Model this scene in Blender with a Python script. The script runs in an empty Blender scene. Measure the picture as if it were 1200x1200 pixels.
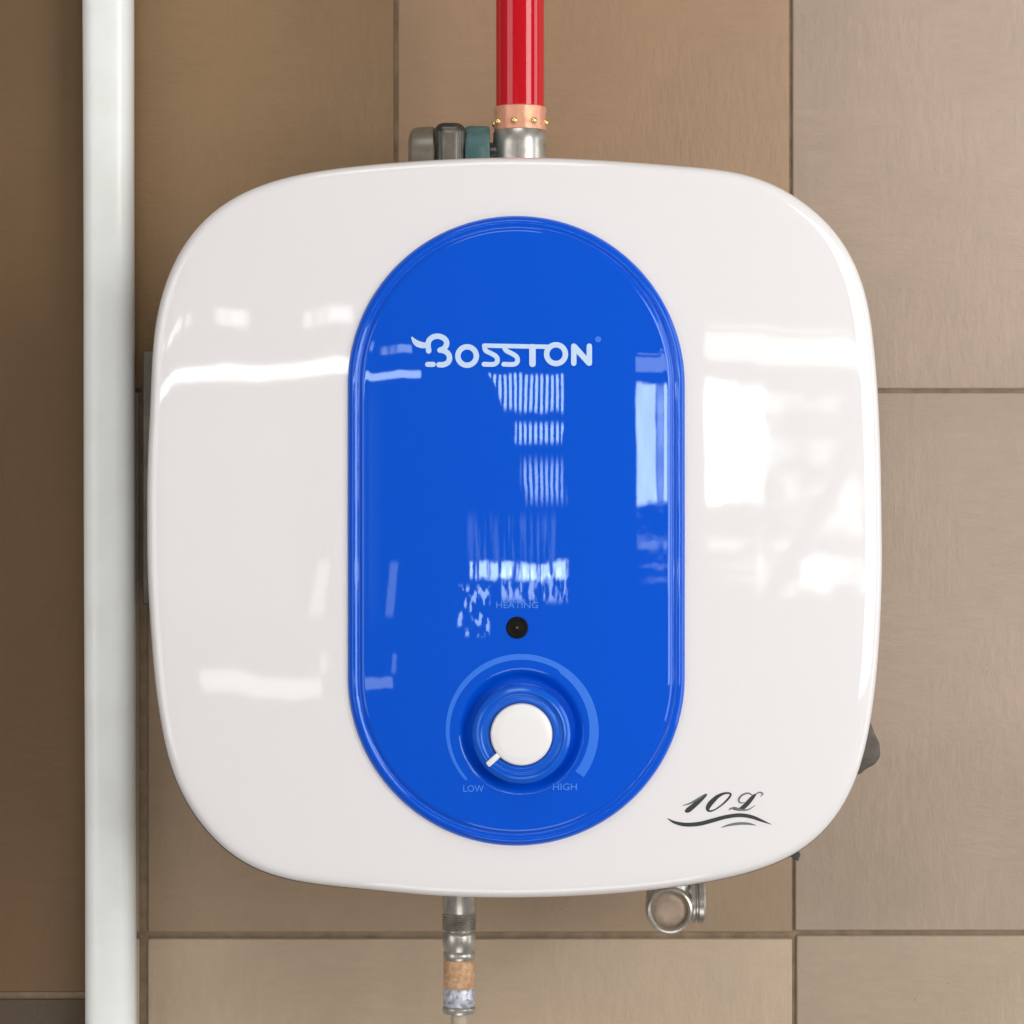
import bpy, bmesh, math, random
import numpy as np
from mathutils import Vector, Matrix

random.seed(7)
scene = bpy.context.scene
col = scene.collection
R = math.radians

# ------------------------------------------------------------------ camera
CAM_Y = -1.72                       # wall face is y = 0, camera looks along +y
PPM0 = 2375.0 * 1.5                 # photo pixels (1200 wide) per metre at 1 m
cam_d = bpy.data.cameras.new('camera')
cam = bpy.data.objects.new('camera', cam_d)
col.objects.link(cam)
cam.location = (0, CAM_Y, 0)
cam.rotation_euler = (R(90), 0, 0)
cam_d.sensor_width = 36
cam_d.lens = 36 * PPM0 / 1200.0
cam_d.clip_start = 0.05
cam_d.clip_end = 100
scene.camera = cam

# ------------------------------------------------------------------ light
world = bpy.data.worlds.new('World')
scene.world = world
world.use_nodes = True
bg = world.node_tree.nodes['Background']
bg.inputs[0].default_value = (1.0, 0.97, 0.93, 1)
bg.inputs[1].default_value = 0.22


def area(name, loc, target, sx, sy, radiance, color=(1, 1, 1), spread=180):
    """rectangular area lamp given by its radiance (W = radiance * pi * area)"""
    d = bpy.data.lights.new(name, 'AREA')
    d.shape = 'RECTANGLE'
    d.size, d.size_y = sx, sy
    d.energy = radiance * math.pi * sx * sy
    d.color = color
    d.spread = R(spread)
    o = bpy.data.objects.new(name, d)
    col.objects.link(o)
    o.location = loc
    v = Vector(target) - Vector(loc)
    o.rotation_euler = v.to_track_quat('-Z', 'Y').to_euler()
    return o


area('window_light', (1.62, -1.95, 0.36), (0, -0.1, 0), 1.05, 1.5, 6.6, (1.0, 0.985, 0.97))
area('top_fill_light', (-0.25, -1.5, 2.1), (0, -0.1, 0), 1.2, 0.9, 4.3, (1.0, 0.985, 0.965))  # added overhead fill to light the cover evenly
area('left_fill_light', (-1.9, -1.7, 0.1), (0, -0.1, 0), 1.2, 1.6, 2.1, (1.0, 0.98, 0.96))  # added fill from the left, mainly to lift the pipe
area('floor_bounce_fill', (0.1, -1.6, -1.75), (0, -0.1, 0), 1.2, 0.85, 3.0, (1.0, 0.975, 0.95))  # added lamp from below for rim highlights and lower fill
area('right_wall_fill', (1.15, -0.30, 0.05), (0.25, 0, -0.02), 0.35, 1.1, 3.2, (0.93, 0.97, 1.0))  # added side lamp to brighten the right-hand tiles


class Pat:
    """tiny expression builder for the brightness pattern of a window lamp"""
    def __init__(self, nt):
        self.nt = nt
        geo = nt.nodes.new('ShaderNodeNewGeometry')
        sp = nt.nodes.new('ShaderNodeSeparateXYZ')
        nt.links.new(geo.outputs['Position'], sp.inputs[0])
        self.pos, self.x, self.z = geo.outputs['Position'], sp.outputs[0], sp.outputs[2]

    def m(self, op, a, b=None, c=None):
        n = self.nt.nodes.new('ShaderNodeMath')
        n.operation = op
        for i, q in enumerate((a, b, c)):
            if q is None:
                continue
            if isinstance(q, (int, float)):
                n.inputs[i].default_value = q
            else:
                self.nt.links.new(q, n.inputs[i])
        return n.outputs[0]

    def step(self, q, lo, hi):
        n = self.nt.nodes.new('ShaderNodeMapRange')
        n.interpolation_type = 'SMOOTHSTEP'
        self.nt.links.new(q, n.inputs[0])
        n.inputs[1].default_value, n.inputs[2].default_value = lo, hi
        return n.outputs[0]

    def noise(self, scale, stretch=(1, 1, 1), detail=3, seed=0.0):
        mp = self.nt.nodes.new('ShaderNodeMapping')
        mp.inputs['Scale'].default_value = stretch
        mp.inputs['Location'].default_value = (seed, seed * 1.7, seed * 0.6)
        self.nt.links.new(self.pos, mp.inputs['Vector'])
        n = self.nt.nodes.new('ShaderNodeTexNoise')
        n.inputs['Scale'].default_value = scale
        n.inputs['Detail'].default_value = detail
        self.nt.links.new(mp.outputs[0], n.inputs['Vector'])
        return n.outputs['Fac']

    def box(self, x0, x1, z0, z1, soft=0.008, dx=None, dz=None):
        x = self.m('ADD', self.x, dx) if dx is not None else self.x
        z = self.m('ADD', self.z, dz) if dz is not None else self.z
        q = self.m('MULTIPLY', self.step(x, x0 - soft, x0 + soft), self.m('SUBTRACT', 1, self.step(x, x1 - soft, x1 + soft)))
        w = self.m('MULTIPLY', self.step(z, z0 - soft, z0 + soft), self.m('SUBTRACT', 1, self.step(z, z1 - soft, z1 + soft)))
        return self.m('MULTIPLY', q, w)

    def wob(self, scale, amp, stretch=(1, 1, 1), seed=0.0):
        return self.m('MULTIPLY', self.m('SUBTRACT', self.noise(scale, stretch, 2, seed), 0.5), amp)

    def total(self, terms):
        out = None
        for wgt, q in terms:
            q = self.m('MULTIPLY', q, wgt)
            out = q if out is None else self.m('ADD', out, q)
        return out


def window(name, x0, x1, z0, z1, build, color=(1, 1, 1), y=-2.6):
    """patterned lamp for an unseen bright opening, placed to reflect in the gloss; build returns its radiance"""
    o = area(name, ((x0 + x1) / 2, y, (z0 + z1) / 2), ((x0 + x1) / 2, 0, (z0 + z1) / 2), x1 - x0, z1 - z0, 1.0, color)
    o.rotation_euler = (R(90), 0, 0)
    d = o.data
    d.use_nodes = True
    em = d.node_tree.nodes['Emission']
    d.node_tree.links.new(build(Pat(d.node_tree)), em.inputs['Strength'])
    return o


def garden(p):
    w = p.wob(9, 0.06)
    leaf = p.step(p.noise(11, (0.6, 1, 1.6), 6, 3.0), 0.42, 0.68)
    view = p.m('MULTIPLY', p.box(0.84, 1.75, -0.165, 0.255, 0.008, w), leaf)
    sill = p.box(1.0, 1.8, -0.15, -0.09, 0.01, None, p.wob(7, 0.08, seed=4))
    post = p.m('SUBTRACT', 1, p.box(1.02, 1.10, -0.2, 0.3, 0.02, p.m('MULTIPLY', p.z, -1.1)))
    door = p.box(0.655, 0.765, 0.03, 0.275, 0.008, p.wob(6, 0.045), p.wob(9, 0.04))
    door2 = p.m('MULTIPLY', p.box(0.765, 0.87, 0.03, 0.27, 0.012, p.wob(9, 0.06)), p.m('ADD', 0.45, p.m('MULTIPLY', p.step(p.noise(10, (0.7, 1, 1.4), 4, 21.0), 0.36, 0.62), 0.55)))
    low = p.m('MULTIPLY', p.box(0.66, 0.86, -0.13, 0.03), p.step(p.noise(14, (0.3, 1, 1.8), 3, 9.0), 0.44, 0.66))
    head = p.box(0.655, 2.2, 0.315, 0.375, 0.006, None, p.wob(4, 0.03))
    head2 = p.box(0.665, 1.7, 0.385, 0.393, 0.004, None, p.wob(4, 0.03))
    return p.total([(4.2, p.m('MULTIPLY', view, post)), (3.0, p.m('MULTIPLY', sill, post)), (8, door2), (15, p.m('MULTIPLY', door, p.m('ADD', 0.55, p.m('MULTIPLY', p.noise(8, (1.5, 1, 0.6), 3, 8.0), 0.9)))), (4.0, low), (4.2, head), (3, head2)])


def left_reflections(p):
    dz = p.wob(3.5, 0.06, (1, 1, 0.3), 2.0)
    lip = p.box(-1.85, -0.50, 0.300, 0.330, 0.005, None, p.m('ADD', p.m('MULTIPLY', dz, 0.7), p.m('MULTIPLY', p.x, -0.018)))
    dash = p.m('MULTIPLY', p.box(-1.75, -0.55, 0.39, 0.422, 0.006, None, dz), p.step(p.noise(6, (1, 1, 0.1), 2, 5.0), 0.46, 0.54))
    pane = p.box(-1.6, -0.75, -0.20, 0.25, 0.05)
    floor = p.box(-1.10, -0.655, -0.365, -0.325, 0.006, None, p.wob(6, 0.05, seed=7))
    glint = p.box(-0.645, -0.60, -0.20, -0.09, 0.008, p.m('MULTIPLY', p.z, -0.25))
    glint2 = p.box(-0.60, -0.575, -0.315, -0.275, 0.006, p.m('MULTIPLY', p.z, -0.2))
    return p.total([(11, lip), (6.0, dash), (0.35, pane), (3.6, floor), (2.4, glint), (2.4, glint2)])


def louvres(p):
    bars = p.step(p.m('SINE', p.m('MULTIPLY', p.m('ADD', p.x, p.wob(6, 0.02)), 2 * math.pi / 0.0275)), -0.45, 0.35)
    edge = p.wob(12, 0.10)
    a = p.box(-0.135, 0.262, 0.212, 0.302, 0.008, p.m('MULTIPLY', p.m('SUBTRACT', p.z, 0.30), 0.9), p.wob(14, 0.03))
    a = p.m('MULTIPLY', a, p.box(-0.3, 0.262, 0.1, 0.4))
    b = p.box(0.005, 0.262, 0.148, 0.186, 0.008, edge)
    c = p.m('MULTIPLY', p.box(0.05, 0.262, 0.035, 0.108, 0.02, edge), 0.7)
    blinds = p.m('MULTIPLY', p.m('ADD', p.m('ADD', a, b), c), bars)
    rag = p.step(p.noise(34, (1.3, 1, 0.7), 3, 6.0), 0.47, 0.58)
    beam = p.m('MULTIPLY', p.box(-0.235, 0.285, -0.122, -0.088, 0.006, None, p.wob(16, 0.03)), p.step(p.noise(30, (1, 1, 0.2), 2, 1.0), 0.36, 0.5))
    under = p.m('MULTIPLY', p.box(-0.08, 0.285, -0.165, -0.10, 0.01), rag)
    haze = p.m('MULTIPLY', p.box(-0.25, 0.25, -0.09, 0.0, 0.02), p.step(p.noise(26, (1.6, 1, 0.15), 3, 2.0), 0.48, 0.62))
    seat = p.m('MULTIPLY', p.box(-0.30, -0.13, -0.235, -0.135, 0.006), p.step(p.noise(30, (1, 1, 1), 2, 12.0), 0.52, 0.58))
    return p.total([(14, blinds), (18, beam), (9, under), (1.6, haze), (10, seat)])


window('garden_window', 0.60, 2.25, -0.25, 0.45, garden, (1.0, 1.0, 0.95))
window('left_reflection_lamp', -1.95, -0.45, -0.42, 0.48, left_reflections, (1.0, 0.99, 0.98))  # added lamp, its streaks placed to mirror on the heater's left side
window('louvre_window', -0.34, 0.34, -0.28, 0.34, louvres, (0.97, 0.99, 1.0))

scene.view_settings.view_transform = 'Standard'
scene.view_settings.look = 'None'
scene.view_settings.exposure = 0
scene.view_settings.gamma = 1
scene.view_settings.use_curve_mapping = False
scene.render.engine = 'CYCLES'


# ------------------------------------------------------------------ helpers
def ppm(y):
    return PPM0 / (y - CAM_Y)


def P(px, py, y):
    """photo pixel at the depth plane y -> point"""
    k = ppm(y)
    return Vector(((px - 600) / k, y, (600 - py) / k))


def mat(name, color, rough=0.5, metal=0.0, ior=1.5, coat=0.0, bump=None, var=None, trans=0.0):
    m = bpy.data.materials.new(name)
    m.use_nodes = True
    nt = m.node_tree
    b = nt.nodes['Principled BSDF']
    b.inputs['Base Color'].default_value = (*color, 1)
    b.inputs['Roughness'].default_value = rough
    b.inputs['Metallic'].default_value = metal
    b.inputs['IOR'].default_value = ior
    b.inputs['Coat Weight'].default_value = coat
    b.inputs['Transmission Weight'].default_value = trans
    if bump or var:
        tc = nt.nodes.new('ShaderNodeTexCoord')
    if bump:
        sc, st, dist = bump
        n = nt.nodes.new('ShaderNodeTexNoise')
        n.inputs['Scale'].default_value = sc
        n.inputs['Detail'].default_value = 6
        nt.links.new(tc.outputs['Object'], n.inputs['Vector'])
        bp = nt.nodes.new('ShaderNodeBump')
        bp.inputs['Strength'].default_value = st
        bp.inputs['Distance'].default_value = dist
        nt.links.new(n.outputs['Fac'], bp.inputs['Height'])
        nt.links.new(bp.outputs['Normal'], b.inputs['Normal'])
    if var:
        sc, c2, lo, hi = var
        n = nt.nodes.new('ShaderNodeTexNoise')
        n.inputs['Scale'].default_value = sc
        n.inputs['Detail'].default_value = 8
        nt.links.new(tc.outputs['Object'], n.inputs['Vector'])
        r = nt.nodes.new('ShaderNodeMapRange')
        r.inputs[1].default_value = lo
        r.inputs[2].default_value = hi
        nt.links.new(n.outputs['Fac'], r.inputs[0])
        mx = nt.nodes.new('ShaderNodeMix')
        mx.data_type = 'RGBA'
        mx.inputs[6].default_value = (*color, 1)
        mx.inputs[7].default_value = (*c2, 1)
        nt.links.new(r.outputs[0], mx.inputs[0])
        nt.links.new(mx.outputs[2], b.inputs['Base Color'])
    return m


def mesh_obj(name, verts, faces, material, parent=None, smooth=True, sharp=None, weld=0):
    me = bpy.data.meshes.new(name)
    me.from_pydata([tuple(v) for v in verts], [], faces)
    me.validate()
    bm = bmesh.new()
    bm.from_mesh(me)
    if weld:
        bmesh.ops.remove_doubles(bm, verts=bm.verts, dist=weld)
    bmesh.ops.recalc_face_normals(bm, faces=bm.faces)
    if sharp is not None:
        for e in bm.edges:
            if len(e.link_faces) == 2 and e.calc_face_angle(0) > R(sharp):
                e.smooth = False
    for f in bm.faces:
        f.smooth = smooth
    bm.to_mesh(me)
    bm.free()
    me.materials.append(material)
    o = bpy.data.objects.new(name, me)
    col.objects.link(o)
    if parent:
        o.parent = parent
        o.matrix_parent_inverse = parent.matrix_world.inverted()
    return o


def sheet(name, verts, faces, material, parent=None):
    """open sheet whose faces must look towards -y"""
    me = bpy.data.meshes.new(name)
    me.from_pydata([tuple(v) for v in verts], [], faces)
    me.materials.append(material)
    for p in me.polygons:
        p.use_smooth = True
    me.update()
    flip = [p.index for p in me.polygons if p.normal.y > 0]
    if flip:
        bm = bmesh.new()
        bm.from_mesh(me)
        bm.faces.ensure_lookup_table()
        bmesh.ops.reverse_faces(bm, faces=[bm.faces[i] for i in flip])
        bm.to_mesh(me)
        bm.free()
    o = bpy.data.objects.new(name, me)
    col.objects.link(o)
    if parent:
        o.parent = parent
        o.matrix_parent_inverse = parent.matrix_world.inverted()
    return o


def rings_mesh(rings, cap0=True, cap1=True):
    n = len(rings[0])
    v = [p for r in rings for p in r]
    f = []
    for i in range(len(rings) - 1):
        a, b = i * n, (i + 1) * n
        for j in range(n):
            k = (j + 1) % n
            f.append((a + j, a + k, b + k, b + j))
    if cap0:
        f.append(tuple(range(n)))
    if cap1:
        f.append(tuple(range((len(rings) - 1) * n, len(rings) * n)))
    return v, f


def frame(axis):
    a = Vector(axis).normalized()
    u = a.orthogonal().normalized()
    if abs(a.z) > 0.9:
        u = Vector((1, 0, 0))
    elif abs(a.y) > 0.9 or abs(a.x) > 0.9:
        u = Vector((0, 0, 1))
    w = a.cross(u).normalized()
    return a, u, w


def lathe(name, origin, axis, prof, material, parent=None, n=48, caps=(True, True), sharp=40, wob=None):
    """prof: list of (distance along axis, radius)"""
    a, u, w = frame(axis)
    o = Vector(origin)
    rings = []
    for (t, r) in prof:
        rg = []
        for j in range(n):
            th = 2 * math.pi * j / n
            rr = r * (wob(th, t) if wob else 1)
            rg.append(o + a * t + u * (rr * math.cos(th)) + w * (rr * math.sin(th)))
        rings.append(rg)
    v, f = rings_mesh(rings, *caps)
    return mesh_obj(name, v, f, material, parent, True, sharp)


def rounded_box(name, mn, mx, bev, material, parent=None, seg=3):
    bm = bmesh.new()
    bmesh.ops.create_cube(bm, size=1)
    mn, mx = Vector(mn), Vector(mx)
    for v in bm.verts:
        v.co = Vector([(mn[i] + mx[i]) / 2 + v.co[i] * (mx[i] - mn[i]) for i in range(3)])
    if bev:
        bmesh.ops.bevel(bm, geom=list(bm.edges), offset=bev, segments=seg, profile=0.5, affect='EDGES')
    for f in bm.faces:
        f.smooth = seg > 1
    me = bpy.data.meshes.new(name)
    bm.to_mesh(me)
    bm.free()
    me.materials.append(material)
    o = bpy.data.objects.new(name, me)
    col.objects.link(o)
    if parent:
        o.parent = parent
        o.matrix_parent_inverse = parent.matrix_world.inverted()
    return o


def prism(name, pts, y0, y1, bev, material, parent=None, seg=3):
    """XZ polygon extruded from y0 to y1, edges bevelled"""
    bm = bmesh.new()
    a = [bm.verts.new((p[0], y0, p[1])) for p in pts]
    b = [bm.verts.new((p[0], y1, p[1])) for p in pts]
    n = len(pts)
    bm.faces.new(a)
    bm.faces.new(b[::-1])
    for i in range(n):
        j = (i + 1) % n
        bm.faces.new((a[j], a[i], b[i], b[j]))
    bmesh.ops.recalc_face_normals(bm, faces=bm.faces)
    if bev:
        bmesh.ops.bevel(bm, geom=list(bm.edges), offset=bev, segments=seg, profile=0.5, affect='EDGES')
    for f in bm.faces:
        f.smooth = seg > 1
    me = bpy.data.meshes.new(name)
    bm.to_mesh(me)
    bm.free()
    me.materials.append(material)
    o = bpy.data.objects.new(name, me)
    col.objects.link(o)
    if parent:
        o.parent = parent
        o.matrix_parent_inverse = parent.matrix_world.inverted()
    return o


def thing(name, loc, label, cat, group=None):
    o = bpy.data.objects.new(name, None)
    o.empty_display_size = 0.02
    col.objects.link(o)
    o.location = loc
    o['label'] = label
    o['category'] = cat
    if group:
        o['group'] = group
    bpy.context.view_layer.update()
    return o


# ------------------------------------------------------------------ wall and tiles
def tile_material():
    m = bpy.data.materials.new('brown_wall_tile')
    m.use_nodes = True
    nt = m.node_tree
    N, L = nt.nodes.new, nt.links.new
    b = nt.nodes['Principled BSDF']
    b.inputs['IOR'].default_value = 1.45
    oi = N('ShaderNodeObjectInfo')
    geo = N('ShaderNodeNewGeometry')
    # per tile offset so neighbouring tiles do not share one pattern
    off = N('ShaderNodeVectorMath'); off.operation = 'MULTIPLY_ADD'
    comb = N('ShaderNodeCombineXYZ')
    for i in range(3):
        L(oi.outputs['Random'], comb.inputs[i])
    off.inputs[1].default_value = (17.3, 5.1, 29.7)
    L(comb.outputs[0], off.inputs[0]); L(geo.outputs['Position'], off.inputs[2])

    def noise(scale, stretch, detail=6, rough=0.6):
        mp = N('ShaderNodeMapping'); mp.inputs['Scale'].default_value = stretch
        L(off.outputs[0], mp.inputs['Vector'])
        n = N('ShaderNodeTexNoise')
        n.inputs['Scale'].default_value = scale
        n.inputs['Detail'].default_value = detail
        n.inputs['Roughness'].default_value = rough
        L(mp.outputs[0], n.inputs['Vector'])
        return n.outputs['Fac']
    cloud = noise(7, (1, 1, 1), 5)
    vgrain = noise(240, (1, 1, 0.28), 5, 0.65)
    hgrain = noise(220, (0.26, 1, 1), 5, 0.65)
    pick = noise(13, (1, 1, 1), 3)
    speck = noise(420, (1, 1, 1), 3)
    pr = N('ShaderNodeMapRange'); pr.inputs[1].default_value = 0.46; pr.inputs[2].default_value = 0.56
    L(pick, pr.inputs[0])
    gm = N('ShaderNodeMix')
    L(pr.outputs[0], gm.inputs[0]); L(vgrain, gm.inputs[2]); L(hgrain, gm.inputs[3])
    # colour: tile tint * mottling
    a1 = N('ShaderNodeMapRange'); a1.inputs[1].default_value = 0.3; a1.inputs[2].default_value = 0.7
    a1.inputs[3].default_value = 0.92; a1.inputs[4].default_value = 1.08
    L(cloud, a1.inputs[0])
    a2 = N('ShaderNodeMapRange'); a2.inputs[1].default_value = 0.3; a2.inputs[2].default_value = 0.7
    a2.inputs[3].default_value = 0.955; a2.inputs[4].default_value = 1.04
    L(gm.outputs[0], a2.inputs[0])
    mu = N('ShaderNodeMath'); mu.operation = 'MULTIPLY'
    L(a1.outputs[0], mu.inputs[0]); L(a2.outputs[0], mu.inputs[1])
    # rare dark specks
    a3 = N('ShaderNodeMapRange'); a3.inputs[1].default_value = 0.70; a3.inputs[2].default_value = 0.76
    a3.inputs[3].default_value = 1.0; a3.inputs[4].default_value = 0.72
    L(speck, a3.inputs[0])
    mu2 = N('ShaderNodeMath'); mu2.operation = 'MULTIPLY'
    L(mu.outputs[0], mu2.inputs[0]); L(a3.outputs[0], mu2.inputs[1])
    vm = N('ShaderNodeVectorMath'); vm.operation = 'SCALE'
    L(oi.outputs['Color'], vm.inputs[0]); L(mu2.outputs[0], vm.inputs['Scale'])
    L(vm.outputs[0], b.inputs['Base Color'])
    rr = N('ShaderNodeMapRange'); rr.inputs[3].default_value = 0.38; rr.inputs[4].default_value = 0.62
    L(cloud, rr.inputs[0]); L(rr.outputs[0], b.inputs['Roughness'])
    bp = N('ShaderNodeBump'); bp.inputs['Strength'].default_value = 0.42
    bp.inputs['Distance'].default_value = 0.0012
    hs = N('ShaderNodeMath'); hs.operation = 'MULTIPLY_ADD'; hs.inputs[1].default_value = 0.35
    L(speck, hs.inputs[0]); L(gm.outputs[0], hs.inputs[2])
    L(hs.outputs[0], bp.inputs['Height'])
    L(bp.outputs[0], b.inputs['Normal'])
    return m


M_TILE = tile_material()
M_GROUT = mat('tan_grout', (0.27, 0.20, 0.135), 0.9, bump=(900, 0.5, 0.0006), var=(120, (0.19, 0.135, 0.085), 0.35, 0.7))

wall = rounded_box('wall', (-0.75, 0.0021, -0.75), (0.75, 0.06, 0.75), 0, M_GROUT)
wall['kind'] = 'structure'
wall['label'] = 'tan grouted wall carrying the brown tiles'


def tile(x0, y0, x1, y1, color, g=2.0, g4=None):
    """pixel rectangle at the wall plane; g = half joint in px; g4 = (left, top, right, bottom)"""
    gl, gt, gr, gb = g4 or (g, g, g, g)
    a = P(x0 + gl, y1 - gb, 0)
    c = P(x1 - gr, y0 + gt, 0)
    jx = random.uniform(-0.00025, 0.00025)
    bev = 0.0011
    o = rounded_box('tile', (a.x, jx, a.z), (c.x, 0.010, c.z), bev, M_TILE, wall, 2)
    o.color = (*color, 1)
    return o


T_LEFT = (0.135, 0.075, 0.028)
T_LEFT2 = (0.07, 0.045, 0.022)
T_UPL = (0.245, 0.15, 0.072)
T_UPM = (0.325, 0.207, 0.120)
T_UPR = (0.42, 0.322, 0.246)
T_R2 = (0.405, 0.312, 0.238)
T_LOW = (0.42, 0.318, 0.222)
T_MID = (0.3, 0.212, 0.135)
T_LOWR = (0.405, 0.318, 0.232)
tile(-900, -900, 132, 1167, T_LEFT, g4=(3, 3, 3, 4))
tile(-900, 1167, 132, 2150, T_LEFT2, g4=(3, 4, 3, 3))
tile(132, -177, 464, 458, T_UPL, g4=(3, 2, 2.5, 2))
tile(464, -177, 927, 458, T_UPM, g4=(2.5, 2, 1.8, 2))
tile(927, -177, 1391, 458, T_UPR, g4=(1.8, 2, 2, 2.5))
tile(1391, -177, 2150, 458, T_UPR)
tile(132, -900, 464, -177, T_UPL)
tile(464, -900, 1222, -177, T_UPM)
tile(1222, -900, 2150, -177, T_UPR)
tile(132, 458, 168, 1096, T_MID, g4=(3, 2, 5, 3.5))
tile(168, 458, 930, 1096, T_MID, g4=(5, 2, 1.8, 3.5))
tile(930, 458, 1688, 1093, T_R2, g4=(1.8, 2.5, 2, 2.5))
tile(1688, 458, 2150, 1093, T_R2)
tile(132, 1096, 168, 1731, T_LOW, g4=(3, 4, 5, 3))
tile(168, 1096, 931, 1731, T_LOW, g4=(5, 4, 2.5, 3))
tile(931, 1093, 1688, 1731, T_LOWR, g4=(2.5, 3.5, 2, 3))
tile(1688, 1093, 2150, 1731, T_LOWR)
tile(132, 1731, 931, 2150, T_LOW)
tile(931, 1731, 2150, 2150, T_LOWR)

# ------------------------------------------------------------------ water heater
M_WHITE = mat('glossy_white_plastic', (0.775, 0.75, 0.75), 0.03, ior=1.5, bump=(22, 0.03, 0.0012))
M_REAR = mat('white_rear_plastic', (0.74, 0.73, 0.72), 0.4)
M_SEAM = mat('dark_seam_shade_and_hook', (0.05, 0.05, 0.048), 0.7)  # colour of the seam's shade strip and of the hook
M_BLUE = mat('glossy_blue_plastic', (0.0, 0.080, 0.61), 0.014, ior=1.5, bump=(30, 0.015, 0.001))
M_BLUE.node_tree.nodes['Principled BSDF'].inputs['Specular Tint'].default_value = (0.72, 0.94, 1.0, 1)
M_KNOB = mat('blue_knob_plastic', (0.002, 0.095, 0.60), 0.2, ior=1.6)
M_KNOB.node_tree.nodes['Principled BSDF'].inputs['Specular Tint'].default_value = (0.6, 0.9, 1.0, 1)
M_KNOBCAP = mat('white_knob_plastic', (0.80, 0.785, 0.78), 0.35)
M_PRINT = mat('pale_blue_print', (0.50, 0.65, 0.88), 0.5)
M_PRINT2 = mat('faint_blue_print', (0.06, 0.235, 0.78), 0.5)
M_ARC = mat('mid_blue_print', (0.02, 0.165, 0.74), 0.4)
M_INK = mat('dark_grey_ink', (0.022, 0.026, 0.026), 0.5)
M_INK2 = mat('grey_ink', (0.14, 0.15, 0.15), 0.5)
M_LED = mat('dark_indicator_lens', (0.004, 0.003, 0.002), 0.6, ior=1.25)
M_LEDC = mat('indicator_core', (0.10, 0.085, 0.03), 0.3)
M_NUB = mat('grey_brown_plastic', (0.10, 0.082, 0.062), 0.5, bump=(200, 0.4, 0.001), var=(160, (0.06, 0.045, 0.033), 0.4, 0.65))
M_STEEL = mat('dark_bracket_steel', (0.10, 0.085, 0.065), 0.5, metal=0.3, var=(90, (0.06, 0.05, 0.04), 0.4, 0.7))

heater = thing('water_heater', (0, 0, 0), 'white square storage water heater with blue oval control panel on the brown tiled wall', 'water heater')

OUT = [(183, 380), (192, 343), (204, 310), (218, 285), (233, 267), (248, 252), (267, 237), (280, 230), (300, 221), (327, 212), (362, 204),
       (400, 199), (450, 194), (500, 190.5), (550, 188.3), (600, 187), (640, 187.3), (680, 188.8), (720, 191), (760, 193.5), (800, 197), (840, 200.5),
       (866, 204), (888, 210), (907, 218), (925, 228), (940, 239), (960, 253), (980, 275), (996, 300), (1010, 333), (1017, 359), (1021, 389),
       (1025, 430), (1029, 500), (1031, 560), (1031.5, 620), (1031, 700), (1028, 765), (1024, 810), (1018, 850), (1010, 888), (1000, 917),
       (985, 947), (967, 970), (950, 986), (930, 1000), (905, 1011), (880, 1020), (840, 1029), (800, 1035.5), (740, 1042.5), (680, 1046.5),
       (620, 1048.5), (560, 1048.5), (500, 1046), (450, 1041.5), (400, 1036.5), (350, 1031), (316, 1022), (295, 1014), (278, 1004),
       (258, 988), (238, 965), (220, 940), (208, 917), (199, 890), (191.5, 855), (185.5, 820), (180, 760), (176, 700), (174, 640), (174, 590),
       (175, 530), (177.5, 480), (179.5, 430)]
CX, CY = 602.0, 617.0
Y_RIM = -0.198
LIPN = 130.0                        # how tight the rounded lip is
_th = np.array([math.atan2(CY - y, x - CX) for x, y in OUT])
_rr = np.array([math.hypot(CY - y, x - CX) for x, y in OUT])
_o = np.argsort(_th)
_th, _rr = _th[_o], _rr[_o]
_dense = np.linspace(-math.pi, math.pi, 720, endpoint=False)
_dr = np.interp(_dense, np.r_[_th[-1] - 2 * math.pi, _th, _th[0] + 2 * math.pi], np.r_[_rr[-1], _rr, _rr[0]])
_f = np.fft.rfft(_dr)
_k = np.arange(len(_f))
_f *= np.exp(-(_k / 26.0) ** 4)
_dr = np.fft.irfft(_f, 720)
KR = ppm(Y_RIM)
C0 = P(CX, CY, Y_RIM)


def rad(th):
    """outline radius in metres at polar angle th"""
    return float(np.interp(th % (2 * math.pi), np.r_[_dense2, _dense2[0] + 2 * math.pi], np.r_[_dr2, _dr2[0]])) / KR


_dense2 = _dense % (2 * math.pi)
_i = np.argsort(_dense2)
_dense2, _dr2 = _dense2[_i], _dr[_i]
_dense2 = np.array(_dense2)


def dome(x, z):
    """the cover bulges forward, more across its width than over its height"""
    u = min(abs(x - C0.x) / 0.1805, 1.0)
    w = min(abs(z - C0.z) / 0.1810, 1.0)
    return 0.0145 * (1 - u * u) + 0.0050 * (1 - w * w)


def cover_at(x, z, s):
    s = min(max(s, 0.0), 1.0)
    return Y_RIM - (0.0085 + dome(x, z)) * math.sqrt(1 - s ** LIPN)


def cover_surf(x, z):
    dx, dz = x - C0.x, z - C0.z
    return cover_at(x, z, math.hypot(dx, dz) / rad(math.atan2(dz, dx)))


NA = 288
angs = [2 * math.pi * j / NA for j in range(NA)]
rads = [rad(t) for t in angs]


def oring(s, y=None):
    out = []
    for t, r in zip(angs, rads):
        x, z = C0.x + s * r * math.cos(t), C0.z + s * r * math.sin(t)
        out.append(Vector((x, cover_at(x, z, s) if y is None else y, z)))
    return out


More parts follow.
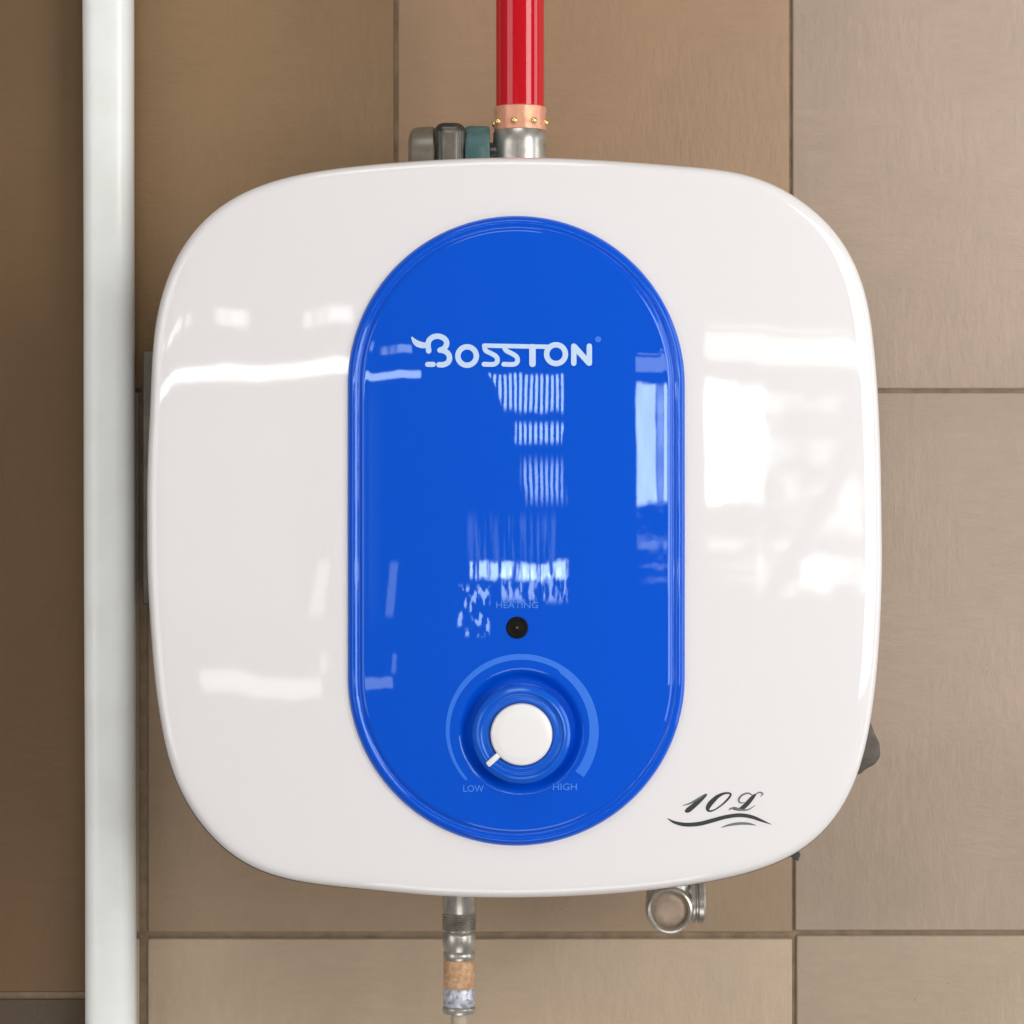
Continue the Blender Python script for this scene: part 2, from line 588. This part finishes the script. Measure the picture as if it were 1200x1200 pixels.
rings = [oring(0.962, Y_RIM + 0.004), oring(0.985, Y_RIM + 0.0085), oring(0.9945, Y_RIM + 0.0085), oring(0.9985, Y_RIM + 0.0065), oring(1.0, Y_RIM + 0.003)]
rings += [oring(1.0, Y_RIM)]
for i in range(1, 15):                        # dense around the rounded lip
    a = i / 15 * math.pi / 2
    s = (1 - math.sin(a) ** 2) ** (1 / LIPN) if i < 15 else 0
    rings.append(oring(s))
s_last = (1 - math.sin(14 / 15 * math.pi / 2) ** 2) ** (1 / LIPN)
for i in range(1, 40):
    s = s_last * (1 - i / 40)
    rings.append(oring(s))
v, f = rings_mesh(rings, False, True)
cover = mesh_obj('front_cover', v, f, M_WHITE, heater, True, None)

def low(rg):
    return [q + Vector((-0.0002, 0, -0.0009)) for q in rg]


v, f = rings_mesh([oring(0.955, Y_RIM + 0.006), low(oring(1.0072, Y_RIM + 0.0092)), low(oring(1.0084, Y_RIM + 0.0125)), low(oring(1.007, Y_RIM + 0.016)), oring(0.955, Y_RIM + 0.018)], False, False)  # dark strip put in as the seam's shadow line along the lower edge
mesh_obj('seam_shadow_strip', v, f, M_SEAM, heater)
rr_ = [oring(0.955, Y_RIM + 0.010), oring(0.974, Y_RIM + 0.013), oring(0.980, Y_RIM + 0.018), oring(0.978, -0.10), oring(0.970, -0.05), oring(0.955, -0.032), oring(0.92, -0.022), oring(0.85, -0.018)]
v, f = rings_mesh(rr_, True, True)
mesh_obj('rear_shell', v, f, M_REAR, heater, True, 50)

# wall bracket whose edge shows beside the shell
a, b = P(169.5, 708, -0.010), P(1010, 412, -0.010)
rounded_box('mounting_bracket', (a.x, -0.020, a.z), (b.x, 0.0004, b.z), 0.0015, M_STEEL, heater)

# cord gland on the lower right flank, small hook under the rim
nub = [(985, 838), (1016, 842), (1021, 857), (1027, 868), (1028, 884), (1022, 893), (1012, 898), (1004, 905), (978, 905)]
pts = [P(x, y, -0.15) for x, y in nub]
prism('cord_gland', [(p.x, p.z) for p in pts], -0.165, -0.125, 0.0014, M_NUB, heater)
hk = [(905, 985), (932, 990), (937, 1000), (934, 1008), (927, 1003), (905, 1002)]
pts = [P(x, y, -0.18) for x, y in hk]
prism('shell_hook', [(p.x, p.z) for p in pts], -0.186, -0.172, 0.0006, M_SEAM, heater)

# ------------------------------------------------------------------ blue control panel
Y_PAN = -0.2225
KP = ppm(Y_PAN)
pc = P(605, 622, Y_PAN)
RS = 198.5 / KP
HS = (370 - 198.5) / KP
kc = P(611, 855, Y_PAN)
PROF = [(0.0, 0.0015), (0.0006, -0.0010), (0.0016, -0.0024), (0.0030, -0.0033), (0.0042, -0.0034), (0.0052, -0.0029), (0.0062, -0.0026), (0.0070, -0.0031),
        (0.0078, -0.0038), (0.0088, -0.0041), (0.011, -0.0042)]
_pd = np.array([p[0] for p in PROF])
_py = np.array([p[1] for p in PROF])


def panel_sd(x, z):
    """inset distance from the rim of the stadium"""
    dz = abs(z - pc.z) - HS
    dx = x - pc.x
    return RS - (math.hypot(dx, dz) if dz > 0 else abs(dx))


def panel_surf(x, z):
    d = panel_sd(x, z)
    if d < 0.011:
        y = float(np.interp(d, _pd, _py))
    else:
        q = 1 - (d - 0.011) / (RS - 0.011)
        y = -0.0042 - 0.0022 * (1 - max(q, 0) ** 2)
    y += Y_RIM - 0.0085 - dome(x, z)
    r = math.hypot(x - kc.x, z - kc.z)
    r1, r0 = 76 / KP, 58 / KP
    if r < r1:
        t = min(1, (r1 - r) / (r1 - r0))
        y += 0.0044 * t ** 3 * (t * (6 * t - 15) + 10)
    return y


def stadium(inset, nc=110, ns=110):
    r = max(RS - inset, 0.0)
    pts = []
    for i in range(nc):
        t = math.pi * i / nc
        pts.append((pc.x + r * math.cos(t), pc.z + HS + r * math.sin(t)))
    for i in range(ns):
        pts.append((pc.x - r, pc.z + HS - 2 * HS * i / ns))
    for i in range(nc):
        t = math.pi + math.pi * i / nc
        pts.append((pc.x + r * math.cos(t), pc.z - HS + r * math.sin(t)))
    for i in range(ns):
        pts.append((pc.x + r, pc.z - HS + 2 * HS * i / ns))
    return pts


ins = [0.011 * i / 40 for i in range(41)]
ins += [0.011 + (RS - 0.011) * i / 72 for i in range(1, 73)]
# smooth cubic through the rim profile
_fine = np.linspace(0, 0.011, 200)
_pf = np.interp(_fine, _pd, _py)
for _ in range(15):
    _pf[1:-1] = (_pf[:-2] + 2 * _pf[1:-1] + _pf[2:]) / 4
_pd, _py = _fine, _pf
rings = []
for d in ins:
    rings.append([Vector((x, panel_surf(x, z), z)) for x, z in stadium(d)])
v, f = rings_mesh(rings, False, False)
panel = mesh_obj('control_panel', v, f, M_BLUE, heater, True, None, 1e-6)
panel['label'] = 'glossy blue oval control panel with rounded raised rim'


def drape(px, py, surf, lift):
    y = Y_PAN
    for _ in range(4):
        p = P(px, py, y)
        y = surf(p.x, p.z) - lift
    return P(px, py, y)


def catmull(pts, n=6):
    """pts: (x, y, w); smooth open curve"""
    out = []
    for i in range(len(pts) - 1):
        p0 = pts[max(i - 1, 0)]; p1 = pts[i]; p2 = pts[i + 1]; p3 = pts[min(i + 2, len(pts) - 1)]
        for j in range(n):
            t = j / n
            out.append(tuple(0.5 * (2 * b + (c - a) * t + (2 * a - 5 * b + 4 * c - d) * t * t + (3 * b - a - 3 * c + d) * t ** 3)
                             for a, b, c, d in zip(p0, p1, p2, p3)))
    out.append(tuple(pts[-1]))
    return out


class Print:
    """flat print laid on a curved surface"""
    def __init__(self, surf, lift=0.00012):
        self.v, self.f, self.surf, self.lift, self.k = [], [], surf, lift, 0

    def ribbon(self, pts, closed=False, round_ends=False):
        lift = self.lift + self.k * 0.000012
        self.k += 1
        n = len(pts)
        base = len(self.v)
        for i, (x, y, w) in enumerate(pts):
            a = pts[(i - 1) % n] if (closed or i) else pts[0]
            b = pts[(i + 1) % n] if (closed or i < n - 1) else pts[-1]
            tx, ty = b[0] - a[0], b[1] - a[1]
            l = math.hypot(tx, ty) or 1
            nx, ny = -ty / l, tx / l
            self.v.append(drape(x + nx * w / 2, y + ny * w / 2, self.surf, lift))
            self.v.append(drape(x - nx * w / 2, y - ny * w / 2, self.surf, lift))
        for i in range(n if closed else n - 1):
            j = (i + 1) % n
            self.f.append((base + 2 * i, base + 2 * i + 1, base + 2 * j + 1, base + 2 * j))
        if round_ends and not closed:
            self.dot(pts[0][0], pts[0][1], pts[0][2] / 2)
            self.dot(pts[-1][0], pts[-1][1], pts[-1][2] / 2)

    def dot(self, x, y, r):
        lift = self.lift + self.k * 0.000012
        self.k += 1
        base = len(self.v)
        for i in range(16):
            t = 2 * math.pi * i / 16
            self.v.append(drape(x + r * math.cos(t), y + r * math.sin(t), self.surf, lift))
        self.f.append(tuple(range(base, base + 16)))

    def text(self, s, cx, cy, width, height):
        cu = bpy.data.curves.new('text', 'FONT')
        cu.body = s
        cu.size = 1
        cu.resolution_u = 3
        o = bpy.data.objects.new('text', cu)
        col.objects.link(o)
        bpy.context.view_layer.update()
        me = bpy.data.meshes.new_from_object(o.evaluated_get(bpy.context.evaluated_depsgraph_get()))
        bpy.data.objects.remove(o)
        xs = [q.co.x for q in me.vertices]; ys = [q.co.y for q in me.vertices]
        x0, x1, y0, y1 = min(xs), max(xs), min(ys), max(ys)
        base = len(self.v)
        for q in me.vertices:
            self.v.append(drape(cx + ((q.co.x - x0) / (x1 - x0) - 0.5) * width, cy - ((q.co.y - y0) / (y1 - y0) - 0.5) * height, self.surf, self.lift))
        for p in me.polygons:
            self.f.append(tuple(base + i for i in p.vertices))
        bpy.data.meshes.remove(me)
        bpy.data.curves.remove(cu)

    def build(self, name, material, parent):
        return sheet(name, self.v, self.f, material, parent)


# brand lettering (strokes measured on the photograph, 5 crop px = 1 photo px)
pr = Print(panel_surf)


def S(pts, w=30, curve=True, closed=False, ends=True):
    q = [(480 + p[0] * 0.2, 370 + p[1] * 0.2, (p[2] if len(p) > 2 else w) * 0.2) for p in pts]
    if curve:
        if closed:
            q = q + [q[0]]
            q = catmull(q, 6)[:-1]
        else:
            q = catmull(q, 6)
    pr.ribbon(q, closed, ends and not closed)


def ring(cx, cy, r, w):
    pr.ribbon([(480 + 0.2 * (cx + r * math.cos(t)), 370 + 0.2 * (cy + r * math.sin(t)), w * 0.2) for t in [2 * math.pi * i / 40 for i in range(40)]], True)


S([(14, 128, 10), (38, 158, 34), (72, 172, 36), (100, 172, 30)])
S([(112, 206), (108, 172), (116, 142), (145, 122), (180, 122), (210, 140), (217, 168), (200, 192), (178, 202)], 32)
S([(185, 200), (220, 216), (234, 244), (226, 272), (200, 286), (172, 287)], 32)
S([(106, 285), (138, 285)], 30, False)
ring(337, 236, 54, 32)
S([(438, 176), (446, 204), (480, 222), (508, 240), (514, 266), (494, 284), (436, 284)], 28)
S([(552, 180), (566, 204), (600, 222), (626, 240), (632, 266), (612, 284), (552, 284)], 28)
S([(442, 175), (600, 178), (812, 182)], 26, False)
S([(720, 184), (720, 282)], 38, False)
ring(858, 225, 55, 32)
S([(962, 178), (962, 278)], 32, False)
S([(964, 180), (1050, 276)], 34, False)
S([(1053, 178), (1053, 278)], 32, False)
pr.build('brand_lettering', M_PRINT, panel)
pr = Print(panel_surf)
pr.dot(480 + 1105 * 0.2, 370 + 138 * 0.2, 3.6)
pr.build('trade_mark_dot', M_ARC, panel)

pr = Print(panel_surf)
pr.text('HEATING', 606, 709, 49, 7.5)
pr.build('heating_lettering', M_PRINT2, panel)
pr = Print(panel_surf)
pr.text('LOW', 555, 924, 24, 8)
pr.build('low_lettering', M_PRINT2, panel)
pr = Print(panel_surf)
pr.text('HIGH', 662, 922, 28, 8)
pr.build('high_lettering', M_PRINT2, panel)

# dial arc that widens from LOW to HIGH
pr = Print(panel_surf)
arc = []
for i in range(91):
    t = i / 90
    th = R(222 - 259 * t)
    w = 3.2 + 3.6 * min(1, t / 0.4) if t < 0.64 else 9.0 + 3.0 * (t - 0.64) / 0.36
    r = 83.8 if t < 0.64 else 82.8
    arc.append((611 + r * 1.03 * math.cos(th), 856 - r * 1.03 * math.sin(th), w))
pr.ribbon(arc)
pr.build('dial_arc', M_ARC, panel)

# indicator lens
c = drape(606, 735.5, panel_surf, 0)
k = KP
lathe('indicator_light', c + Vector((0, 0.001, 0)), (0, -1, 0), [(0, 12.8 / k), (0.0013, 12.8 / k), (0.0017, 12.0 / k), (0.0018, 10.5 / k), (0.0015, 9.5 / k), (0.0015, 7 / k), (0.0018, 4.5 / k), (0.0020, 0.4 / k)], M_LED, panel, 40)
lathe('indicator_core', c, (0, -1, 0), [(0.0002, 1.5 / k), (0.0010, 1.4 / k), (0.0012, 0.8 / k), (0.0013, 0.1 / k)], M_LEDC, panel, 16)

# knob
kb = drape(611, 859, panel_surf, 0)
kb = Vector((kb.x, kb.y + 0.001, kb.z))
k = ppm(kb.y - 0.008)
knob = lathe('knob', kb, (0, -1, 0), [(0, 58.0 / k), (0.008, 57.6 / k), (0.0098, 57.4 / k), (0.0101, 57.0 / k), (0.0114, 52.0 / k), (0.0117, 50.8 / k), (0.0117, 50.2 / k), (0.0114, 49.5 / k),
             (0.0102, 48.6 / k), (0.0096, 47.0 / k), (0.0096, 44.0 / k), (0.0100, 41.0 / k), (0.0099, 38.5 / k), (0.0090, 37 / k), (0.007, 36.6 / k)], M_KNOB, heater, 96, (True, True), 60)
lathe('knob_cap', kb, (0, -1, 0), [(0.0068, 36.4 / k), (0.0116, 36.2 / k), (0.0126, 35.4 / k), (0.0131, 33.8 / k), (0.0133, 26 / k), (0.0135, 12 / k), (0.0135, 1 / k)], M_KNOBCAP, knob, 72, sharp=60)
bm = bmesh.new()
bmesh.ops.create_cube(bm, size=1)
d = Vector((-0.745, 0, -0.667)).normalized()
nrm = Vector((d.z, 0, -d.x))
for q in bm.verts:
    rr0 = 35 if q.co.x < 0 else 53.5
    hw = 3.4 * (1 if q.co.z > 0 else -1)
    q.co = kb + d * (rr0 / k) + nrm * (hw / k) + Vector((0, -0.0088 if q.co.y > 0 else -0.0126, 0))
bmesh.ops.recalc_face_normals(bm, faces=bm.faces)
bmesh.ops.bevel(bm, geom=list(bm.edges), offset=0.0007, segments=3, profile=0.5, affect='EDGES')
for q in bm.faces:
    q.smooth = True
me = bpy.data.meshes.new('pointer')
bm.to_mesh(me); bm.free()
me.materials.append(M_KNOBCAP)
o = bpy.data.objects.new('pointer', me); col.objects.link(o); o.parent = knob

# capacity print on the cover
pr = Print(cover_surf)
pr2 = Print(cover_surf)


def T(pts, tgt, closed=False):
    q = [(760 + p[0] * 0.13333, 900 + p[1] * 0.13333, p[2] * 0.13333) for p in pts]
    if closed:
        q = catmull(q + [q[0]], 6)[:-1]
    else:
        q = catmull(q, 6)
    tgt.ribbon(q, closed)


T([(512, 230, 16), (468, 268, 36), (405, 325, 42), (345, 372, 44), (318, 380, 10)], pr)
T([(300, 330, 6), (360, 312, 14), (430, 275, 18), (500, 232, 14)], pr2)
T([(600, 255, 34), (545, 310, 44), (520, 355, 36), (535, 378, 18), (580, 368, 12), (650, 320, 14), (705, 265, 18), (722, 232, 18), (698, 220, 16), (650, 228, 22)], pr, True)
T([(945, 228, 12), (915, 258, 32), (865, 315, 40), (815, 358, 34), (770, 366, 12), (712, 352, 6)], pr)
T([(925, 250, 8), (880, 222, 14), (830, 234, 16), (795, 270, 18), (802, 304, 14), (845, 304, 5)], pr2)
T([(930, 240, 6), (972, 214, 12), (1003, 226, 14), (985, 252, 5)], pr2)
T([(705, 368, 8), (752, 350, 18), (815, 368, 18), (880, 364, 12), (940, 326, 4)], pr2)
T([(165, 442, 4), (230, 478, 24), (330, 498, 34), (450, 490, 36), (560, 462, 36), (680, 430, 34), (800, 415, 34), (900, 428, 32), (980, 457, 24), (1080, 496, 3)], pr)
T([(640, 522, 6), (720, 499, 20), (800, 488, 24), (880, 490, 20), (945, 504, 5)], pr2)
pr.build('capacity_print', M_INK, cover)
pr2.lift = 0.0001
pr2.build('capacity_flourish', M_INK2, cover)

# ------------------------------------------------------------------ pipes and fittings
M_PVC = mat('white_plastic_pipe', (0.85, 0.87, 0.86), 0.30, bump=(14, 0.10, 0.004), var=(30, (0.81, 0.82, 0.78), 0.45, 0.75))
M_RED = mat('glossy_red_pipe', (0.55, 0.002, 0.010), 0.07, ior=1.5, bump=(40, 0.03, 0.001))
M_COPPER = mat('copper_band', (0.78, 0.33, 0.24), 0.42, metal=0.35, bump=(500, 0.35, 0.0008), var=(260, (0.72, 0.42, 0.22), 0.4, 0.65))
M_BRASS = mat('brass_rivet', (0.85, 0.68, 0.30), 0.25, metal=0.9)
M_NICKEL = mat('worn_nickel', (0.50, 0.48, 0.44), 0.30, metal=0.75, bump=(260, 0.15, 0.0006), var=(140, (0.32, 0.29, 0.25), 0.42, 0.7))
M_TEAL = mat('teal_plastic', (0.045, 0.115, 0.115), 0.5, bump=(300, 0.3, 0.0008), var=(180, (0.09, 0.17, 0.16), 0.45, 0.7))
M_DARK = mat('dark_smoked_plastic', (0.022, 0.020, 0.015), 0.28, var=(120, (0.07, 0.065, 0.05), 0.45, 0.75))
M_GREY = mat('dull_grey_plastic', (0.12, 0.105, 0.08), 0.3, var=(90, (0.19, 0.165, 0.125), 0.4, 0.7))
M_LABEL = mat('silver_band', (0.60, 0.62, 0.68), 0.35, metal=0.4, var=(420, (0.32, 0.34, 0.42), 0.48, 0.56))
M_ORANGE = mat('copper_label', (0.50, 0.27, 0.13), 0.5, metal=0.15, var=(330, (0.62, 0.40, 0.24), 0.42, 0.6))
M_PINK = mat('tarnished_disc', (0.42, 0.31, 0.235), 0.45, metal=0.2, var=(120, (0.30, 0.22, 0.16), 0.42, 0.66))
M_CLEAR = mat('pale_inner_tube', (0.46, 0.38, 0.28), 0.35)

# white pipe standing on the wall
yp = -0.0150
kp = ppm(yp)
wp = thing('white_pipe', P(128.5, 600, yp), 'white plastic pipe running vertically up the tiled wall', 'pipe')
rings = []
for i in range(41):
    z = 0.74 - 1.48 * i / 40
    py = 600 - z * kp
    cx = P(127 + 3.2 * (py / 1200.0), py, yp).x
    w = (29.4 + 0.5 * math.sin(i * 0.7) * 0.6) / kp
    rg = []
    for j in range(48):
        t = 2 * math.pi * j / 48
        c_, s_ = math.cos(t), math.sin(t)
        q = (abs(c_) ** 2.7 + abs(s_) ** 2.7) ** (-1 / 2.7)
        rg.append(Vector((cx + w * q * c_, yp + 0.0145 * q * s_, z)))
    rings.append(rg)
v, f = rings_mesh(rings)
mesh_obj('pipe_wall', v, f, M_PVC, wp, True, 40)

YF = -0.10
KF = ppm(YF)


def top_z(px, y):
    """height of the rear shell's top or underside is at scale 0.978 of the outline"""
    x = P(px, 0, y).x - C0.x
    best = None
    for t, r in zip(angs, rads):
        if math.sin(t) > 0 and abs(0.977 * r * math.cos(t) - x) < 0.004:
            best = 0.977 * r * math.sin(t) + C0.z
    return best


def bot_z(px, y):
    x = P(px, 0, y).x - C0.x
    best = None
    for t, r in zip(angs, rads):
        if math.sin(t) < 0 and abs(0.977 * r * math.cos(t) - x) < 0.004:
            best = 0.977 * r * math.sin(t) + C0.z
    return best


zt = top_z(609, YF)
nip = Vector((P(609, 0, YF).x, YF, zt - 0.003))


def h(py):
    return (600 - py) / KF - nip.z


lathe('inlet_stub', nip, (0, 0, 1), [(0, 33 / KF), (h(192), 33 / KF), (h(190), 31 / KF), (h(170), 31.2 / KF), (h(156), 31 / KF), (h(153), 29 / KF), (h(140), 27 / KF)], M_NICKEL, heater, 48)
rp = thing('red_pipe', P(609.5, 126, YF), 'glossy red pipe with copper collar rising from the top of the heater', 'pipe')
zb = (600 - 152.5) / KF
x0 = P(609.5, 0, YF).x
lathe('pipe_wall', (x0, YF, zb), (0, 0, 1), [(0, 28.0 / KF), (0.004, 28.4 / KF), (0.30, 28.5 / KF), (0.74 - zb, 28.5 / KF)], M_RED, rp, 64)
za = (600 - 125) / KF
lathe('copper_collar', (x0, YF, zb - 0.0004), (0, 0, 1), [(0, 30.0 / KF), (0.0012, 30.6 / KF), (0.003, 29.9 / KF), (0.0085, 29.7 / KF), (0.0105, 30.5 / KF), (0.0122, 30.3 / KF), (0.0126, 29.0 / KF)], M_COPPER, rp, 64,
      wob=lambda th, t: 1 + 0.008 * math.sin(9 * th + 200 * t) + 0.006 * math.sin(17 * th))
for th in range(-160, 200, 45):
    a = R(th + 12)
    c = Vector((x0 + 30.2 / KF * math.sin(a), YF - 30.2 / KF * math.cos(a), (600 - 144.5) / KF))
    bm = bmesh.new()
    bmesh.ops.create_icosphere(bm, subdivisions=2, radius=4.2 / KF)
    for q in bm.verts:
        q.co = q.co + c
    for q in bm.faces:
        q.smooth = True
    me = bpy.data.meshes.new('rivet'); bm.to_mesh(me); bm.free()
    me.materials.append(M_BRASS)
    o = bpy.data.objects.new('rivet', me); col.objects.link(o)
    o.parent = rp; o.matrix_parent_inverse = rp.matrix_world.inverted()

# shut-off valve beside the inlet
sv = thing('shutoff_valve', P(530, 190, YF), 'small dark valve with teal collar on top of the heater beside the red pipe', 'valve')
zc = (600 - 183) / KF


def xk(px):
    return P(px, 0, YF).x


def lx(name, pxs, m, parent, sharp=40):
    o0 = xk(pxs[0][0])
    return lathe(name, (o0, YF, zc), (1, 0, 0), [(xk(p) - o0, r / KF) for p, r in pxs], m, parent, 40, sharp=sharp)


lx('collar', [(545, 31), (546, 34), (550, 35.5), (566, 35), (572, 35), (574, 33)], M_TEAL, sv)
lx('stem', [(505, 15), (520, 16), (584, 16)], M_DARK, sv)
lx('end_cap', [(479, 20), (480.5, 27), (484, 32), (492, 34), (508, 34.5), (510, 32)], M_GREY, sv)
# handle: rounded frame with a paler plate set into it
a, b = P(509, 222, YF), P(547, 147, YF)
hd = rounded_box('handle', (a.x, YF - 0.017, a.z), (b.x, YF + 0.017, b.z), 0.0055, M_DARK, sv, 5)
a, b = P(517, 214, YF), P(540, 155, YF)
rounded_box('handle_plate', (a.x, YF - 0.0185, a.z), (b.x, YF - 0.010, b.z), 0.003, M_GREY, hd, 4)

# outlet below
xo = P(538, 0, YF).x
zo = bot_z(538, YF) + 0.004


def hz(py):
    return zo - (600 - py) / KF


op = thing('outlet_pipe', P(538, 1188, YF), 'short nickel outlet pipe with copper and silver bands hanging under the heater', 'pipe')
E = [(0, 19.5), (hz(1068), 19.5)]
lathe('stub', (xo, YF, zo), (0, 0, -1), [(0, 19.2 / KF), (hz(1067), 19.2 / KF), (hz(1069), 18 / KF), (hz(1072), 17.5 / KF)], M_NICKEL, op)
th_p = []
for i in range(15):
    py = 1070.5 + 19.5 * i / 14
    th_p.append((hz(py), (20.2 if i % 2 else 18.4) / KF))
lathe('threaded_ring', (xo, YF, zo), (0, 0, -1), th_p, M_NICKEL, op, sharp=25)
lathe('coupling', (xo, YF, zo), (0, 0, -1), [(hz(1088), 17 / KF), (hz(1091), 17 / KF), (hz(1093), 18.8 / KF), (hz(1096), 19.6 / KF), (hz(1108), 19 / KF), (hz(1112), 17.6 / KF), (hz(1114), 17 / KF), (hz(1116), 18.4 / KF), (hz(1119), 19 / KF), (hz(1123), 18.4 / KF), (hz(1125), 17.2 / KF)], M_NICKEL, op)
lathe('copper_band', (xo, YF, zo), (0, 0, -1), [(hz(1124.5), 17.4 / KF), (hz(1126), 18.4 / KF), (hz(1141), 18.2 / KF), (hz(1156), 18.4 / KF), (hz(1157.5), 17.4 / KF)], M_ORANGE, op)
lathe('silver_band', (xo, YF, zo), (0, 0, -1), [(hz(1157.5), 17.5 / KF), (hz(1159), 18.6 / KF), (hz(1177), 18.6 / KF), (hz(1179), 17.6 / KF)], M_LABEL, op)
lathe('end_ring', (xo, YF, zo), (0, 0, -1), [(hz(1179), 17.8 / KF), (hz(1180.5), 19.4 / KF), (hz(1184), 19.6 / KF), (hz(1187), 18.4 / KF), (hz(1187.6), 13 / KF), (hz(1182), 12 / KF)], M_NICKEL, op)
lathe('inner_tube', (xo, YF, zo), (0, 0, -1), [(hz(1180), 9.4 / KF), (hz(1240), 9.4 / KF), (hz(1262), 9.0 / KF)], M_CLEAR, op)

# relief valve below on the right
rv = thing('relief_valve', P(784, 1092, YF), 'round nickel relief valve with side connector under the heater', 'valve')
vc = P(784, 1064, YF)
zr = bot_z(784, YF) + 0.004
lathe('stem', (vc.x, YF + 0.004, zr), (0, 0, -1), [(0, 24 / KF), (zr - vc.z - 0.004, 26.5 / KF), (zr - vc.z, 27.5 / KF), (zr - vc.z + 0.008, 23 / KF), (zr - vc.z + 0.012, 10 / KF)], M_NICKEL, rv)
ringo = lathe('ring', (vc.x, YF + 0.010, vc.z), (0, -1, 0), [(0, 24 / KF), (0.004, 27.5 / KF), (0.018, 28 / KF), (0.0205, 27.4 / KF), (0.0222, 25.8 / KF), (0.0226, 23.6 / KF), (0.0218, 21.8 / KF), (0.0196, 20.6 / KF), (0.017, 20 / KF)], M_NICKEL, rv, 56)
lathe('disc', (vc.x, YF + 0.010, vc.z), (0, -1, 0), [(0.014, 20.4 / KF), (0.0182, 20.2 / KF), (0.0188, 17 / KF), (0.0192, 12 / KF), (0.0186, 8 / KF), (0.0188, 1 / KF)], M_PINK, ringo, 48)
zs = P(0, 1058, YF).z
o0 = P(800, 0, YF).x
lathe('side_connector', (o0, YF + 0.004, zs), (1, 0, 0), [((p - 800) / KF, r / KF) for p, r in [(797, 19), (804, 20), (808, 22), (809.5, 25), (814, 25.5), (816, 22.5), (817.5, 22.5), (819, 26), (824, 26.5), (826.5, 24), (827, 18), (822, 16)]], M_NICKEL, rv, 48)
